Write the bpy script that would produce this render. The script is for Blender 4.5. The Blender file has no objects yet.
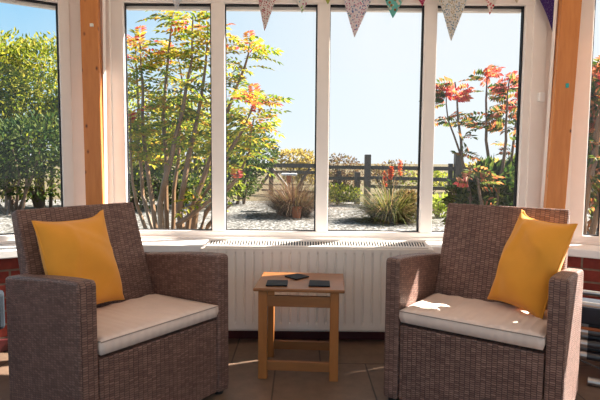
import bpy, bmesh, math, random
from mathutils import Vector, Matrix
random.seed(7)
PI = math.pi
scene = bpy.context.scene
COL = scene.collection
V3 = Vector

# ------------------------------------------------------------------ camera model (numbers measured from the photograph)
F_PX, TILT, ROLL, CAM_H = 499.57, 0.07663, 0.00786, 1.06

def ray(px, py):
    a, b = px - 300.0, py - 200.0
    cr, sr = math.cos(ROLL), math.sin(ROLL)
    A = a * cr + b * sr
    B = -a * sr + b * cr
    X, U = A / F_PX, -B / F_PX
    return V3((X, math.cos(TILT) + U * math.sin(TILT), -math.sin(TILT) + U * math.cos(TILT)))

def at(px, py, Y):
    """the place in the room or garden that stands Y metres away along the floor"""
    d = ray(px, py)
    return V3((0, 0, CAM_H)) + d * (Y / d.y)

# ------------------------------------------------------------------ helpers
class M:
    def __init__(self):
        self.bm = bmesh.new()
    def quadbox(self, p, bevel=0.0, seg=2):
        """p: 8 corners, bottom ring then top ring"""
        vs = [self.bm.verts.new(q) for q in p]
        fs = [(3, 2, 1, 0), (4, 5, 6, 7), (0, 1, 5, 4), (1, 2, 6, 5), (2, 3, 7, 6), (3, 0, 4, 7)]
        faces = [self.bm.faces.new([vs[i] for i in f]) for f in fs]
        if bevel > 0:
            es = list({e for f in faces for e in f.edges})
            bmesh.ops.bevel(self.bm, geom=es, offset=bevel, segments=seg, profile=0.5, affect='EDGES')
        return self
    def box(self, x0, x1, y0, y1, z0, z1, bevel=0.0, seg=2):
        return self.quadbox([(x0, y0, z0), (x1, y0, z0), (x1, y1, z0), (x0, y1, z0),
                             (x0, y0, z1), (x1, y0, z1), (x1, y1, z1), (x0, y1, z1)], bevel, seg)
    def obox(self, o, u, v, a0, a1, b0, b1, z0, z1, bevel=0.0, seg=2):
        """box in a plan frame with origin o and unit axes u, v"""
        P = lambda a, b, z: (o[0] + u[0] * a + v[0] * b, o[1] + u[1] * a + v[1] * b, z)
        ring = [(a0, b0), (a1, b0), (a1, b1), (a0, b1)]
        if u[0] * v[1] - u[1] * v[0] < 0:
            ring.reverse()
        return self.quadbox([P(a, b, z0) for a, b in ring] + [P(a, b, z1) for a, b in ring], bevel, seg)
    def prism(self, pts, axis, a0, a1, bevel=0.0):
        """closed outline pts (2D) extruded along axis 'x','y' or 'z'"""
        def mk(p, a):
            return {'x': (a, p[0], p[1]), 'y': (p[0], a, p[1]), 'z': (p[0], p[1], a)}[axis]
        A = [self.bm.verts.new(mk(p, a0)) for p in pts]
        B = [self.bm.verts.new(mk(p, a1)) for p in pts]
        n = len(pts)
        fs = [self.bm.faces.new(A[::-1]), self.bm.faces.new(B)]
        for i in range(n):
            fs.append(self.bm.faces.new([A[i], A[(i + 1) % n], B[(i + 1) % n], B[i]]))
        bmesh.ops.recalc_face_normals(self.bm, faces=fs)
        if bevel > 0:
            es = [e for f in fs[:2] for e in f.edges]
            bmesh.ops.bevel(self.bm, geom=list(set(es)), offset=bevel, segments=2, profile=0.5, affect='EDGES')
        return self
    def tube(self, pts, rad, n=8, cap=True):
        pts = [V3(p) for p in pts]
        rings = []
        for i, p in enumerate(pts):
            d = (pts[min(i + 1, len(pts) - 1)] - pts[max(i - 1, 0)]).normalized()
            up = V3((0, 0, 1)) if abs(d.z) < 0.9 else V3((1, 0, 0))
            a = d.cross(up).normalized(); b = d.cross(a).normalized()
            r = rad[i] if isinstance(rad, (list, tuple)) else rad
            rings.append([self.bm.verts.new(p + (a * math.cos(2 * PI * k / n) + b * math.sin(2 * PI * k / n)) * r) for k in range(n)])
        for i in range(len(rings) - 1):
            for k in range(n):
                self.bm.faces.new([rings[i][k], rings[i][(k + 1) % n], rings[i + 1][(k + 1) % n], rings[i + 1][k]])
        if cap:
            self.bm.faces.new(rings[0][::-1]); self.bm.faces.new(rings[-1])
        return self
    def grid(self, P, close=False):
        rows = [[self.bm.verts.new(p) for p in row] for row in P]
        for i in range(len(rows) - 1):
            for j in range(len(rows[0]) - 1):
                self.bm.faces.new([rows[i][j], rows[i][j + 1], rows[i + 1][j + 1], rows[i + 1][j]])
        return rows
    def leaf(self, p, d, nrm, L, W, droop=0.0):
        """one leaf: a folded blade of six points"""
        d = d.normalized()
        s = d.cross(nrm)
        if s.length < 1e-4: s = d.cross(V3((1, 0.3, 0.2)))
        s.normalize(); n = s.cross(d).normalized()
        a = self.bm.verts.new(p)
        m1 = self.bm.verts.new(p + d * L * .45 - n * W * .12)
        t = self.bm.verts.new(p + d * L - n * (droop * L))
        l = self.bm.verts.new(p + d * L * .45 + s * W * .5 + n * W * .1)
        r = self.bm.verts.new(p + d * L * .45 - s * W * .5 + n * W * .1)
        self.bm.faces.new([a, m1, l]); self.bm.faces.new([m1, t, l])
        self.bm.faces.new([a, r, m1]); self.bm.faces.new([m1, r, t])
    def blade(self, p, d, L, W, bend, n=5):
        """a grass blade: a tapering strip that arches over"""
        h = V3((d.x, d.y, 0)); h = h.normalized() if h.length > 1e-4 else V3((1, 0, 0))
        s = V3((-h.y, h.x, 0))
        prev = None; q = V3(p); dd = d.normalized()
        for i in range(n + 1):
            w = W * (1 - i / n) * .5 + .0008
            ring = (self.bm.verts.new(q + s * w), self.bm.verts.new(q - s * w))
            if prev: self.bm.faces.new([prev[0], prev[1], ring[1], ring[0]])
            prev = ring
            q = q + dd * (L / n)
            dd = (dd + (h * .6 - V3((0, 0, 1))) * (bend / n)).normalized()
    def build(self, name, mat, parent=None, smooth=False, uv=True):
        bm = self.bm
        if uv and len(bm.faces) < 60000:
            lay = bm.loops.layers.uv.new('UVMap')
            bm.normal_update()
            for f in bm.faces:
                n = f.normal
                ax = max(range(3), key=lambda i: abs(n[i]))
                for l in f.loops:
                    c = l.vert.co
                    l[lay].uv = ((c.y, c.z), (c.x, c.z), (c.x, c.y))[ax]
        me = bpy.data.meshes.new(name)
        bm.to_mesh(me); bm.free()
        if smooth:
            for p in me.polygons: p.use_smooth = True
        me.materials.append(mat)
        o = bpy.data.objects.new(name, me)
        COL.objects.link(o)
        if parent: o.parent = parent
        return o

def tag(o, label=None, cat=None, group=None, kind=None):
    if label: o['label'] = label
    if cat: o['category'] = cat
    if group: o['group'] = group
    if kind: o['kind'] = kind
    return o

def empty(name, loc=(0, 0, 0), rz=0.0):
    o = bpy.data.objects.new(name, None)
    o.empty_display_size = .1
    o.location = loc; o.rotation_euler = (0, 0, rz)
    COL.objects.link(o)
    return o

def copy_tree(root):
    r = root.copy(); COL.objects.link(r)
    for ch in list(root.children):
        c = ch.copy(); COL.objects.link(c); c.parent = r
        for g in list(ch.children):
            e = g.copy(); COL.objects.link(e); e.parent = c
    return r

# ------------------------------------------------------------------ materials
class NT:
    def __init__(self, name):
        self.m = bpy.data.materials.new(name); self.m.use_nodes = True
        self.t = self.m.node_tree
        for n in list(self.t.nodes): self.t.nodes.remove(n)
        self.out = self.n('ShaderNodeOutputMaterial')
    def n(self, typ, **kw):
        nd = self.t.nodes.new(typ)
        for k, v in kw.items():
            if k.startswith('_'): setattr(nd, k[1:], v)
            else:
                nd.inputs[k.replace('__', ' ')].default_value = v
        return nd
    def l(self, a, b): self.t.links.new(a, b)
    def ramp(self, fac, stops, mode='LINEAR'):
        r = self.n('ShaderNodeValToRGB'); cr = r.color_ramp; cr.interpolation = mode
        while len(cr.elements) < len(stops): cr.elements.new(0.5)
        for e, (p, c) in zip(cr.elements, stops):
            e.position = p; e.color = (c[0], c[1], c[2], 1)
        if fac is not None: self.l(fac, r.inputs[0])
        return r
    def bsdf(self, color=None, rough=.5, spec=.5, metal=0.0):
        b = self.n('ShaderNodeBsdfPrincipled', Roughness=rough, Metallic=metal)
        b.inputs['Specular IOR Level'].default_value = spec
        if color is not None:
            if hasattr(color, 'links'): self.l(color, b.inputs['Base Color'])
            else: b.inputs['Base Color'].default_value = (*color, 1)
        self.l(b.outputs[0], self.out.inputs[0])
        return b
    def bump(self, height, b, strength=.3, dist=.01):
        bp = self.n('ShaderNodeBump', Strength=strength, Distance=dist)
        self.l(height, bp.inputs['Height']); self.l(bp.outputs[0], b.inputs['Normal'])
        return bp
    def coord(self, which='Object', scale=(1, 1, 1), rot=(0, 0, 0)):
        tc = self.n('ShaderNodeTexCoord'); mp = self.n('ShaderNodeMapping')
        mp.inputs['Scale'].default_value = scale; mp.inputs['Rotation'].default_value = rot
        self.l(tc.outputs[which], mp.inputs[0])
        return mp.outputs[0]
    def mix(self, fac, a, b, blend='MIX'):
        m = self.n('ShaderNodeMix'); m.data_type = 'RGBA'; m.blend_type = blend
        for s, v in ((m.inputs[0], fac), (m.inputs[6], a), (m.inputs[7], b)):
            if hasattr(v, 'links'): self.l(v, s)
            elif isinstance(v, (int, float)): s.default_value = v
            else: s.default_value = (*v, 1)
        return m.outputs[2]

def plain(name, c, rough=.5, spec=.5, metal=0.0, noise=0.06, scale=12):
    k = NT(name)
    nz = k.n('ShaderNodeTexNoise', Scale=scale, Detail=3.0); k.l(k.coord('Object'), nz.inputs['Vector'])
    r = k.ramp(nz.outputs['Fac'], [(.3, [x * (1 - noise) for x in c]), (.7, [min(1, x * (1 + noise)) for x in c])])
    k.bsdf(r.outputs[0], rough, spec, metal)
    return k.m

MAT = {}
MAT['upvc'] = plain('white_plastic_frame', (.86, .79, .74), .35, .4, noise=.02)
MAT['sill'] = plain('white_gloss_sill', (.86, .83, .80), .3, .5, noise=.02)
MAT['gasket'] = plain('black_rubber', (.012, .013, .018), .5, .3)
MAT['radiator'] = plain('cream_enamel', (.84, .76, .68), .35, .4, noise=.02)
MAT['slot_shade'] = plain('painted_slot_shade', (.06, .06, .065), .6, .2)  # dark colour standing in for the shade inside the radiator grille
MAT['foot'] = plain('black_plastic', (.015, .014, .014), .5, .4)
MAT['slate'] = plain('blue_black_slate', (.005, .006, .010), .55, .15, noise=.4, scale=60)
MAT['chrome'] = plain('brushed_chrome', (.40, .39, .38), .3, .5, .9, noise=.03)
MAT['black_tube'] = plain('black_lacquered_tube', (.02, .021, .026), .28, .6)
MAT['navy'] = plain('navy_black_fabric', (.02, .024, .034), .8, .2, noise=.2)
MAT['blue_grey'] = plain('blue_grey_fabric', (.022, .028, .036), .85, .2, noise=.15)
MAT['rust'] = plain('rust_brown_strap', (.22, .07, .025), .6, .3, noise=.2)
MAT['skirting'] = plain('dark_red_gloss_skirting', (.085, .016, .016), .4, .4, noise=.1)
MAT['cord'] = plain('cream_cotton_cord', (.72, .6, .45), .8, .2)
MAT['teal'] = plain('teal_tape', (.02, .3, .3), .6, .3)
MAT['tape'] = plain('white_tape', (.75, .72, .66), .6, .3)

def mat_rattan():
    k = NT('brown_woven_rattan')
    tc = k.n('ShaderNodeTexCoord')
    br = k.n('ShaderNodeTexBrick', Scale=1.0, Mortar__Size=.0015, Mortar__Smooth=.8, Bias=0.0, Brick__Width=.0088, Row__Height=.0205)
    rot = k.n('ShaderNodeMapping'); rot.inputs['Rotation'].default_value = (0, 0, PI / 2)
    br.offset = .5
    nz0 = k.n('ShaderNodeTexNoise', Scale=60.0, Detail=2.0); k.l(tc.outputs['UV'], nz0.inputs['Vector'])
    ad = k.n('ShaderNodeVectorMath', _operation='MULTIPLY_ADD')
    k.l(nz0.outputs['Color'], ad.inputs[0]); ad.inputs[1].default_value = (.003, .0022, 0); k.l(tc.outputs['UV'], ad.inputs[2])
    k.l(ad.outputs[0], rot.inputs[0]); k.l(rot.outputs[0], br.inputs['Vector'])
    br.inputs['Color1'].default_value = (.170, .090, .070, 1)
    br.inputs['Color2'].default_value = (.300, .178, .142, 1)
    br.inputs['Mortar'].default_value = (.045, .022, .017, 1)
    nz = k.n('ShaderNodeTexNoise', Scale=9.0, Detail=4.0); k.l(tc.outputs['Object'], nz.inputs['Vector'])
    tint = k.ramp(nz.outputs['Fac'], [(.3, (.88, .86, .86)), (.7, (1.1, 1.08, 1.07))])
    c = k.mix(1.0, br.outputs['Color'], tint.outputs[0], 'MULTIPLY')
    b = k.bsdf(c, .48, .45)
    inv = k.n('ShaderNodeMath', _operation='SUBTRACT'); inv.inputs[0].default_value = 1.0
    k.l(br.outputs['Fac'], inv.inputs[1])
    k.bump(inv.outputs[0], b, .8, .004)
    return k.m
MAT['rattan'] = mat_rattan()

def mat_fabric(name, c, rough=.85, wave=0.0, scale=900):
    k = NT(name)
    co = k.coord('Object')
    nz = k.n('ShaderNodeTexNoise', Scale=8.0, Detail=4.0); k.l(co, nz.inputs['Vector'])
    r = k.ramp(nz.outputs['Fac'], [(.25, [x * .93 for x in c]), (.75, [min(1, x * 1.06) for x in c])])
    b = k.bsdf(r.outputs[0], rough, .25)
    b.inputs['Sheen Weight'].default_value = .15
    wv = k.n('ShaderNodeTexNoise', Scale=scale, Detail=1.0); k.l(co, wv.inputs['Vector'])
    h = wv.outputs['Fac']
    if wave:
        w = k.n('ShaderNodeTexWave', Scale=wave, Distortion=1.2, Detail=1.0); w.bands_direction = 'X'
        k.l(co, w.inputs['Vector'])
        mx = k.n('ShaderNodeMath', _operation='MULTIPLY_ADD'); mx.inputs[1].default_value = 6.0
        k.l(w.outputs['Fac'], mx.inputs[0]); k.l(h, mx.inputs[2]); h = mx.outputs[0]
    k.bump(h, b, .25, .0015)
    return k.m
MAT['cushion'] = mat_fabric('pale_taupe_cushion_cloth', (.78, .62, .53), wave=9.0)
MAT['piping'] = mat_fabric('taupe_piping', (.34, .26, .21))
MAT['mustard'] = mat_fabric('mustard_yellow_cotton', (.80, .34, .04))

def mat_wood(name, c0, c1, knots=True, axis='Z', grain=1.0):
    k = NT(name)
    sc = {'Z': (1, 1, .12), 'X': (.12, 1, 1), 'Y': (1, .12, 1)}[axis]
    co = k.coord('Object', sc)
    nz = k.n('ShaderNodeTexNoise', Scale=38.0 * grain, Detail=5.0, Roughness=.6); k.l(co, nz.inputs['Vector'])
    r = k.ramp(nz.outputs['Fac'], [(.25, c0), (.75, c1)])
    c = r.outputs[0]
    if knots:
        co2 = k.coord('Object', {'Z': (1, 1, .55), 'X': (.55, 1, 1), 'Y': (1, .55, 1)}[axis])
        vo = k.n('ShaderNodeTexVoronoi', Scale=21.0); k.l(co2, vo.inputs['Vector'])
        kr = k.ramp(vo.outputs['Distance'], [(.07, (.14, .10, .08)), (.12, (.6, .5, .42)), (.2, (1, 1, 1))])
        sel = k.ramp(vo.outputs['Color'], [(.22, (0, 0, 0)), (.24, (1, 1, 1))], 'LINEAR')
        dk = k.mix(sel.outputs[0], (1, 1, 1), kr.outputs[0])
        c = k.mix(1.0, c, dk, 'MULTIPLY')
    b = k.bsdf(c, .38, .45)
    k.bump(nz.outputs['Fac'], b, .06, .003)
    return k.m
MAT['pine'] = mat_wood('varnished_knotty_pine', (.48, .155, .030), (.62, .235, .060))
MAT['oak'] = mat_wood('honey_oak', (.33, .112, .024), (.42, .155, .038), knots=False)
MAT['oak_top'] = mat_wood('honey_oak_top', (.25, .092, .026), (.31, .122, .036), knots=False, axis='X')
MAT['fence'] = mat_wood('weathered_dark_timber', (.028, .021, .017), (.065, .051, .042), knots=False, axis='X')
MAT['post'] = mat_wood('weathered_grey_timber_post', (.045, .034, .027), (.10, .074, .058), knots=False)
MAT['bark'] = mat_wood('grey_brown_bark', (.12, .066, .033), (.24, .14, .075), knots=False)
MAT['dark_bark'] = mat_wood('dark_bark', (.07, .045, .032), (.15, .10, .07), knots=False)

def mat_brick():
    k = NT('red_brick')
    tc = k.n('ShaderNodeTexCoord')
    br = k.n('ShaderNodeTexBrick', Scale=1.0, Mortar__Size=.006, Mortar__Smooth=.2, Brick__Width=.225, Row__Height=.075)
    k.l(tc.outputs['UV'], br.inputs['Vector'])
    br.inputs['Color1'].default_value = (.20, .028, .018, 1); br.inputs['Color2'].default_value = (.26, .042, .026, 1)
    br.inputs['Mortar'].default_value = (.20, .14, .10, 1)
    nz = k.n('ShaderNodeTexNoise', Scale=25.0, Detail=5.0); k.l(tc.outputs['UV'], nz.inputs['Vector'])
    t = k.ramp(nz.outputs['Fac'], [(.3, (.75, .72, .7)), (.7, (1.15, 1.12, 1.1))])
    b = k.bsdf(k.mix(1.0, br.outputs['Color'], t.outputs[0], 'MULTIPLY'), .7, .3)
    inv = k.n('ShaderNodeMath', _operation='SUBTRACT'); inv.inputs[0].default_value = 1.0; k.l(br.outputs['Fac'], inv.inputs[1])
    k.bump(inv.outputs[0], b, .6, .006)
    return k.m
MAT['brick'] = mat_brick()

def mat_tiles():
    k = NT('brown_floor_tiles')
    tc = k.n('ShaderNodeTexCoord'); mp = k.n('ShaderNodeMapping'); k.l(tc.outputs['UV'], mp.inputs[0])
    mp.inputs['Location'].default_value = (TILE_X, TILE_Y, 0)
    br = k.n('ShaderNodeTexBrick', Scale=1.0, Mortar__Size=.0045, Mortar__Smooth=.3, Brick__Width=.47, Row__Height=.47)
    br.offset = .5
    k.l(mp.outputs[0], br.inputs['Vector'])
    br.inputs['Color1'].default_value = (.160, .106, .074, 1); br.inputs['Color2'].default_value = (.185, .122, .086, 1)
    br.inputs['Mortar'].default_value = (.06, .042, .032, 1)
    nz = k.n('ShaderNodeTexNoise', Scale=14.0, Detail=8.0, Roughness=.65); k.l(tc.outputs['UV'], nz.inputs['Vector'])
    t = k.ramp(nz.outputs['Fac'], [(.3, (.8, .77, .74)), (.7, (1.16, 1.15, 1.13))])
    b = k.bsdf(k.mix(1.0, br.outputs['Color'], t.outputs[0], 'MULTIPLY'), .42, .4)
    inv = k.n('ShaderNodeMath', _operation='SUBTRACT'); inv.inputs[0].default_value = 1.0; k.l(br.outputs['Fac'], inv.inputs[1])
    k.bump(inv.outputs[0], b, .4, .003)
    return k.m
TILE_X, TILE_Y = .12, .26
MAT['tiles'] = mat_tiles()

def mat_gravel():
    k = NT('pale_grey_gravel')
    co = k.coord('Object')
    vo = k.n('ShaderNodeTexVoronoi', Scale=17.0); k.l(co, vo.inputs['Vector'])
    r = k.ramp(vo.outputs['Color'], [(.05, (.05, .046, .042)), (.3, (.13, .124, .115)), (.65, (.24, .232, .215)), (.95, (.44, .43, .41))])
    e = k.ramp(vo.outputs['Distance'], [(.25, (1, 1, 1)), (.75, (.35, .33, .3))])
    c = k.mix(1.0, r.outputs[0], e.outputs[0], 'MULTIPLY')
    nz = k.n('ShaderNodeTexNoise', Scale=.9, Detail=6.0, Roughness=.7); k.l(co, nz.inputs['Vector'])
    s = k.ramp(nz.outputs['Fac'], [(.56, (0, 0, 0)), (.70, (.75, .75, .75))])
    c = k.mix(s.outputs[0], c, (.15, .11, .075))
    b = k.bsdf(c, .9, .15)
    h = k.n('ShaderNodeMath', _operation='SUBTRACT'); h.inputs[0].default_value = 1.0; k.l(vo.outputs['Distance'], h.inputs[1])
    k.bump(h.outputs[0], b, .7, .03)
    return k.m
MAT['gravel'] = mat_gravel()

def mat_field():
    k = NT('rough_grass_field')
    co = k.coord('Object', (1, .25, 1))
    nz = k.n('ShaderNodeTexNoise', Scale=.5, Detail=9.0, Roughness=.7); k.l(co, nz.inputs['Vector'])
    r = k.ramp(nz.outputs['Fac'], [(.3, (.06, .05, .03)), (.5, (.11, .085, .05)), (.7, (.07, .08, .03))])
    k.bsdf(r.outputs[0], .95, .1)
    return k.m
MAT['field'] = mat_field()

def mat_leaf(name, stops, trans=.5, spec=.12):
    """leaves that let light through; every leaf takes one of the plant's own colours"""
    k = NT(name)
    g = k.n('ShaderNodeNewGeometry')
    r = k.ramp(g.outputs['Random Per Island'], stops, 'LINEAR')
    b = k.bsdf(r.outputs[0], .5, spec)
    tr = k.n('ShaderNodeBsdfTranslucent')
    k.l(k.mix(1.0, r.outputs[0], (1.5, 1.45, 1.0), 'MULTIPLY'), tr.inputs['Color'])
    mx = k.n('ShaderNodeMixShader'); mx.inputs[0].default_value = trans
    k.l(b.outputs[0], mx.inputs[1]); k.l(tr.outputs[0], mx.inputs[2]); k.l(mx.outputs[0], k.out.inputs[0])
    return k.m
G = lambda *s: [(i / max(1, len(s) - 1), c) for i, c in enumerate(s)]
MAT['leaf_yg'] = mat_leaf('autumn_yellow_green_leaves', G((.055, .095, .012), (.11, .165, .018), (.19, .23, .025), (.27, .26, .03), (.34, .27, .035), (.36, .19, .03)))
MAT['leaf_tip'] = mat_leaf('orange_red_leaves', G((.40, .04, .06), (.46, .08, .05), (.48, .26, .06), (.42, .34, .06)))
MAT['leaf_red'] = mat_leaf('pink_red_leaves', G((.50, .05, .07), (.55, .11, .11), (.50, .17, .12), (.38, .18, .08)))
MAT['leaf_hedge'] = mat_leaf('mid_green_hedge_leaves', G((.045, .075, .008), (.10, .14, .014), (.18, .21, .022), (.27, .27, .04), (.35, .29, .06)))
MAT['leaf_dark'] = mat_leaf('dark_green_leaves', G((.012, .03, .008), (.03, .06, .014), (.06, .09, .02), (.10, .12, .03)), .35)
MAT['leaf_mix'] = mat_leaf('mixed_autumn_leaves', G((.02, .045, .012), (.05, .08, .018), (.09, .11, .03), (.14, .13, .035), (.34, .10, .06), (.36, .16, .07)))
MAT['leaf_tan'] = mat_leaf('dry_tan_leaves', G((.07, .04, .028), (.12, .07, .045), (.18, .115, .065), (.11, .10, .04)), .4)
MAT['leaf_gold'] = mat_leaf('pale_gold_leaves', G((.26, .19, .06), (.36, .27, .09), (.24, .21, .08)), .45)
MAT['grass_dry'] = mat_leaf('dry_red_brown_grass', G((.03, .016, .012), (.06, .03, .022), (.11, .055, .038), (.17, .11, .075), (.05, .055, .018)), .4)
MAT['grass_green'] = mat_leaf('olive_green_strap_leaves', G((.03, .045, .012), (.065, .085, .02), (.12, .13, .035), (.19, .13, .07), (.24, .16, .095)), .4)
MAT['grass_bright'] = mat_leaf('bright_green_leaves', G((.14, .22, .03), (.26, .33, .05), (.36, .38, .08)), .5)
MAT['poker'] = mat_leaf('orange_red_florets', G((.62, .05, .02), (.70, .12, .03), (.65, .22, .05)), .4)
MAT['terracotta'] = plain('terracotta_clay', (.42, .13, .055), .8, .2, noise=.15)
MAT['white_paint'] = plain('white_paint', (.7, .7, .68), .6, .3)

def mat_glass():
    k = NT('clear_window_glass')
    tr = k.n('ShaderNodeBsdfTransparent', Color=(.985, .99, .99, 1))
    gl = k.n('ShaderNodeBsdfGlossy', Roughness=.0, Color=(1, 1, 1, 1))
    fr = k.n('ShaderNodeFresnel', IOR=1.42)
    ge = k.n('ShaderNodeNewGeometry'); io = k.n('ShaderNodeMapRange')          # both faces of the sheet meet air
    io.inputs['To Min'].default_value = 1.28; io.inputs['To Max'].default_value = 1 / 1.28
    k.l(ge.outputs['Backfacing'], io.inputs[0]); k.l(io.outputs[0], fr.inputs['IOR'])
    mx = k.n('ShaderNodeMixShader')
    k.l(fr.outputs[0], mx.inputs[0]); k.l(tr.outputs[0], mx.inputs[1]); k.l(gl.outputs[0], mx.inputs[2])
    k.l(mx.outputs[0], k.out.inputs[0])
    return k.m
MAT['glass'] = mat_glass()

def mat_roof():
    k = NT('opal_polycarbonate')
    b = k.n('ShaderNodeBsdfDiffuse', Color=(.75, .72, .68, 1))
    tr = k.n('ShaderNodeBsdfTranslucent', Color=(.80, .70, .62, 1))
    mx = k.n('ShaderNodeMixShader'); mx.inputs[0].default_value = ROOF_T
    k.l(b.outputs[0], mx.inputs[1]); k.l(tr.outputs[0], mx.inputs[2]); k.l(mx.outputs[0], k.out.inputs[0])
    return k.m
ROOF_T = .28
MAT['roof'] = mat_roof()

def mat_print(name, base, dots, scale=60, size=.32):
    """printed cotton: small scattered motifs in several colours"""
    k = NT(name)
    co = k.coord('Object')
    vo = k.n('ShaderNodeTexVoronoi', Scale=scale); k.l(co, vo.inputs['Vector'])
    n = len(dots)
    cr = k.ramp(vo.outputs['Color'], [(i / n, c) for i, c in enumerate(dots)], 'CONSTANT')
    msk = k.ramp(vo.outputs['Distance'], [(size, (1, 1, 1)), (size + .06, (0, 0, 0))])
    c = k.mix(msk.outputs[0], base, cr.outputs[0])
    b = k.bsdf(c, .85, .2)
    tr = k.n('ShaderNodeBsdfTranslucent'); k.l(c, tr.inputs['Color'])
    mx = k.n('ShaderNodeMixShader'); mx.inputs[0].default_value = .3
    k.l(b.outputs[0], mx.inputs[1]); k.l(tr.outputs[0], mx.inputs[2]); k.l(mx.outputs[0], k.out.inputs[0])
    return k.m

# ------------------------------------------------------------------ the room shell
GROUND = -.15
A = V3((-1.30, 3.15, 0)); B = V3((1.61, 3.15, 0))
ca, sa = math.cos(math.radians(31)), math.sin(math.radians(31))
PL = [V3((A.x - 1.5 * ca, -1.0, 0)), V3((A.x - 1.5 * ca, A.y - 1.5 * sa, 0)), A, B,
      V3((B.x + 2.2 * ca, B.y - 2.2 * sa, 0)), V3((B.x + 2.2 * ca, -1.0, 0))]      # inner face of the window frames, in plan

def offset(poly, d):
    """the same wall line moved d metres into the room (mitred)"""
    out = []
    for i, p in enumerate(poly):
        dirs = []
        if i > 0: dirs.append((poly[i] - poly[i - 1]).normalized())
        if i < len(poly) - 1: dirs.append((poly[i + 1] - poly[i]).normalized())
        ns = [V3((q.y, -q.x, 0)) for q in dirs]
        if len(ns) == 1: out.append(p + ns[0] * d)
        else:
            m = (ns[0] + ns[1]).normalized()
            out.append(p + m * (d / m.dot(ns[0])))
    return out
IN = offset(PL, .215); SILL_IN = offset(PL, .245); OUT = offset(PL, -.09)
SIDES = ['left', 'left_bay', 'back', 'right_bay', 'right']
SILL_Z, HEAD_Z = .566, 2.03

def strip(name, i, inner, outer, z0, z1, mat, bev=0.0):
    a, b, c, d = inner[i], inner[i + 1], outer[i + 1], outer[i]
    m = M(); P = [(p.x, p.y) for p in (a, b, c, d)]
    m.quadbox([(x, y, z0) for x, y in P] + [(x, y, z1) for x, y in P], bev)
    bmesh.ops.recalc_face_normals(m.bm, faces=m.bm.faces)
    return m
for i, s in enumerate(SIDES):
    # brick dwarf wall: mesh laid along its own x axis so the courses run true
    p0, p1 = IN[i], IN[i + 1]; L = (p1 - p0).length
    m = M()
    ang = math.atan2(p1.y - p0.y, p1.x - p0.x)
    R = Matrix.Rotation(-ang, 4, 'Z')
    q = [R @ (v - p0) for v in (IN[i], IN[i + 1], OUT[i + 1], OUT[i])]
    m.quadbox([(v.x, v.y, GROUND) for v in q] + [(v.x, v.y, SILL_Z - .046) for v in q])
    bmesh.ops.recalc_face_normals(m.bm, faces=m.bm.faces)
    o = m.build('wall_' + s, MAT['brick']); o.location = p0; o.rotation_euler = (0, 0, ang)
    tag(o, kind='structure')
    o = strip('trim', i, SILL_IN, PL, SILL_Z - .046, SILL_Z, None, .006).build('trim_%d' % (i + 1), MAT['sill']); tag(o, kind='structure')
    o = strip('base', i, offset(PL, .232), IN, 0, .07, None, .004).build('baseboard_' + s, MAT['skirting']); tag(o, kind='structure')
    o = strip('head', i, offset(PL, .03), OUT, HEAD_Z + .075, 2.36, None).build('trim_%d' % (i + 11), MAT['upvc']); tag(o, kind='structure')

m = M(); pts = [(p.x, p.y) for p in offset(PL, .1)]
m.prism(pts[::-1], 'z', GROUND, 0)
tag(m.build('floor', MAT['tiles']), kind='structure')
m = M(); m.prism([(p.x, p.y) for p in offset(PL, -.2)][::-1], 'z', 2.36, 2.376)
tag(m.build('ceiling', MAT['roof']), kind='structure')

FR = .07            # frame depth
def window(num, i, glass_spans, z0=.617, z1=HEAD_Z, lo=0.0, hi=None, sash=True):
    """window number num on wall line i; glass_spans are start and end distances from the wall line's first corner"""
    p0, p1 = PL[i], PL[i + 1]
    u = (p1 - p0).normalized(); nrm = V3((-u.y, u.x, 0))      # nrm points outside
    L = (p1 - p0).length; hi = L if hi is None else hi
    w = tag(empty('window_%d' % num, p0), kind='structure')
    o = (0, 0)
    # outer frame: sill rail, head rail, two jambs
    f = M()
    f.obox(o, u, nrm, lo, hi, 0, FR, SILL_Z - .01, z0, .006)
    f.obox(o, u, nrm, lo, hi, 0, FR, z1, z1 + .09, .006)
    f.obox(o, u, nrm, lo, glass_spans[0][0], 0.001, FR - .001, z0 - .004, z1 + .004, .006)
    f.obox(o, u, nrm, glass_spans[-1][1], hi, 0.001, FR - .001, z0 - .004, z1 + .004, .006)
    # slim raised bead round the sill rail and jambs
    f.obox(o, u, nrm, lo, hi, -.012, .004, SILL_Z, SILL_Z + .018, .004)
    f.build('frame', MAT['upvc'], w)
    for (a0, a1), (b0, b1) in zip(glass_spans[:-1], glass_spans[1:]):
        mm = M(); mm.obox(o, u, nrm, a1, b0, .002, FR - .002, z0 - .003, z1 + .003, .007)
        mm.build('mullion', MAT['upvc'], w)
    for a0, a1 in glass_spans:
        g = M(); g.obox(o, u, nrm, a0 - .005, a1 + .005, .036, .042, z0 - .005, z1 + .005)
        g.build('pane', MAT['glass'], w)
        k = M(); t = .009
        for y0, y1 in ((.026, .035), (.043, .052)):
            k.obox(o, u, nrm, a0, a1, y0, y1, z0, z0 + t * .5); k.obox(o, u, nrm, a0, a1, y0, y1, z1 - t, z1)
            k.obox(o, u, nrm, a0, a0 + t * .45, y0, y1, z0, z1); k.obox(o, u, nrm, a1 - t, a1, y0, y1, z0, z1)
        k.build('gasket', MAT['gasket'], w)
        bd = M(); bd.obox(o, u, nrm, a0, a1, .054, FR + .02, z1 - .026, z1 + .004, .002)
        bd.build('outer_bead', MAT['upvc'], w)
    return w, u, nrm
gx = lambda px: at(px, 120, 3.16).x - A.x
spans = [(gx(125.5), gx(211.6)), (gx(225), gx(316.6)), (gx(329), gx(422)), (gx(434.5), gx(521))]
window(1, 2, spans, lo=.075, hi=(B - A).length - .06)
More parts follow.
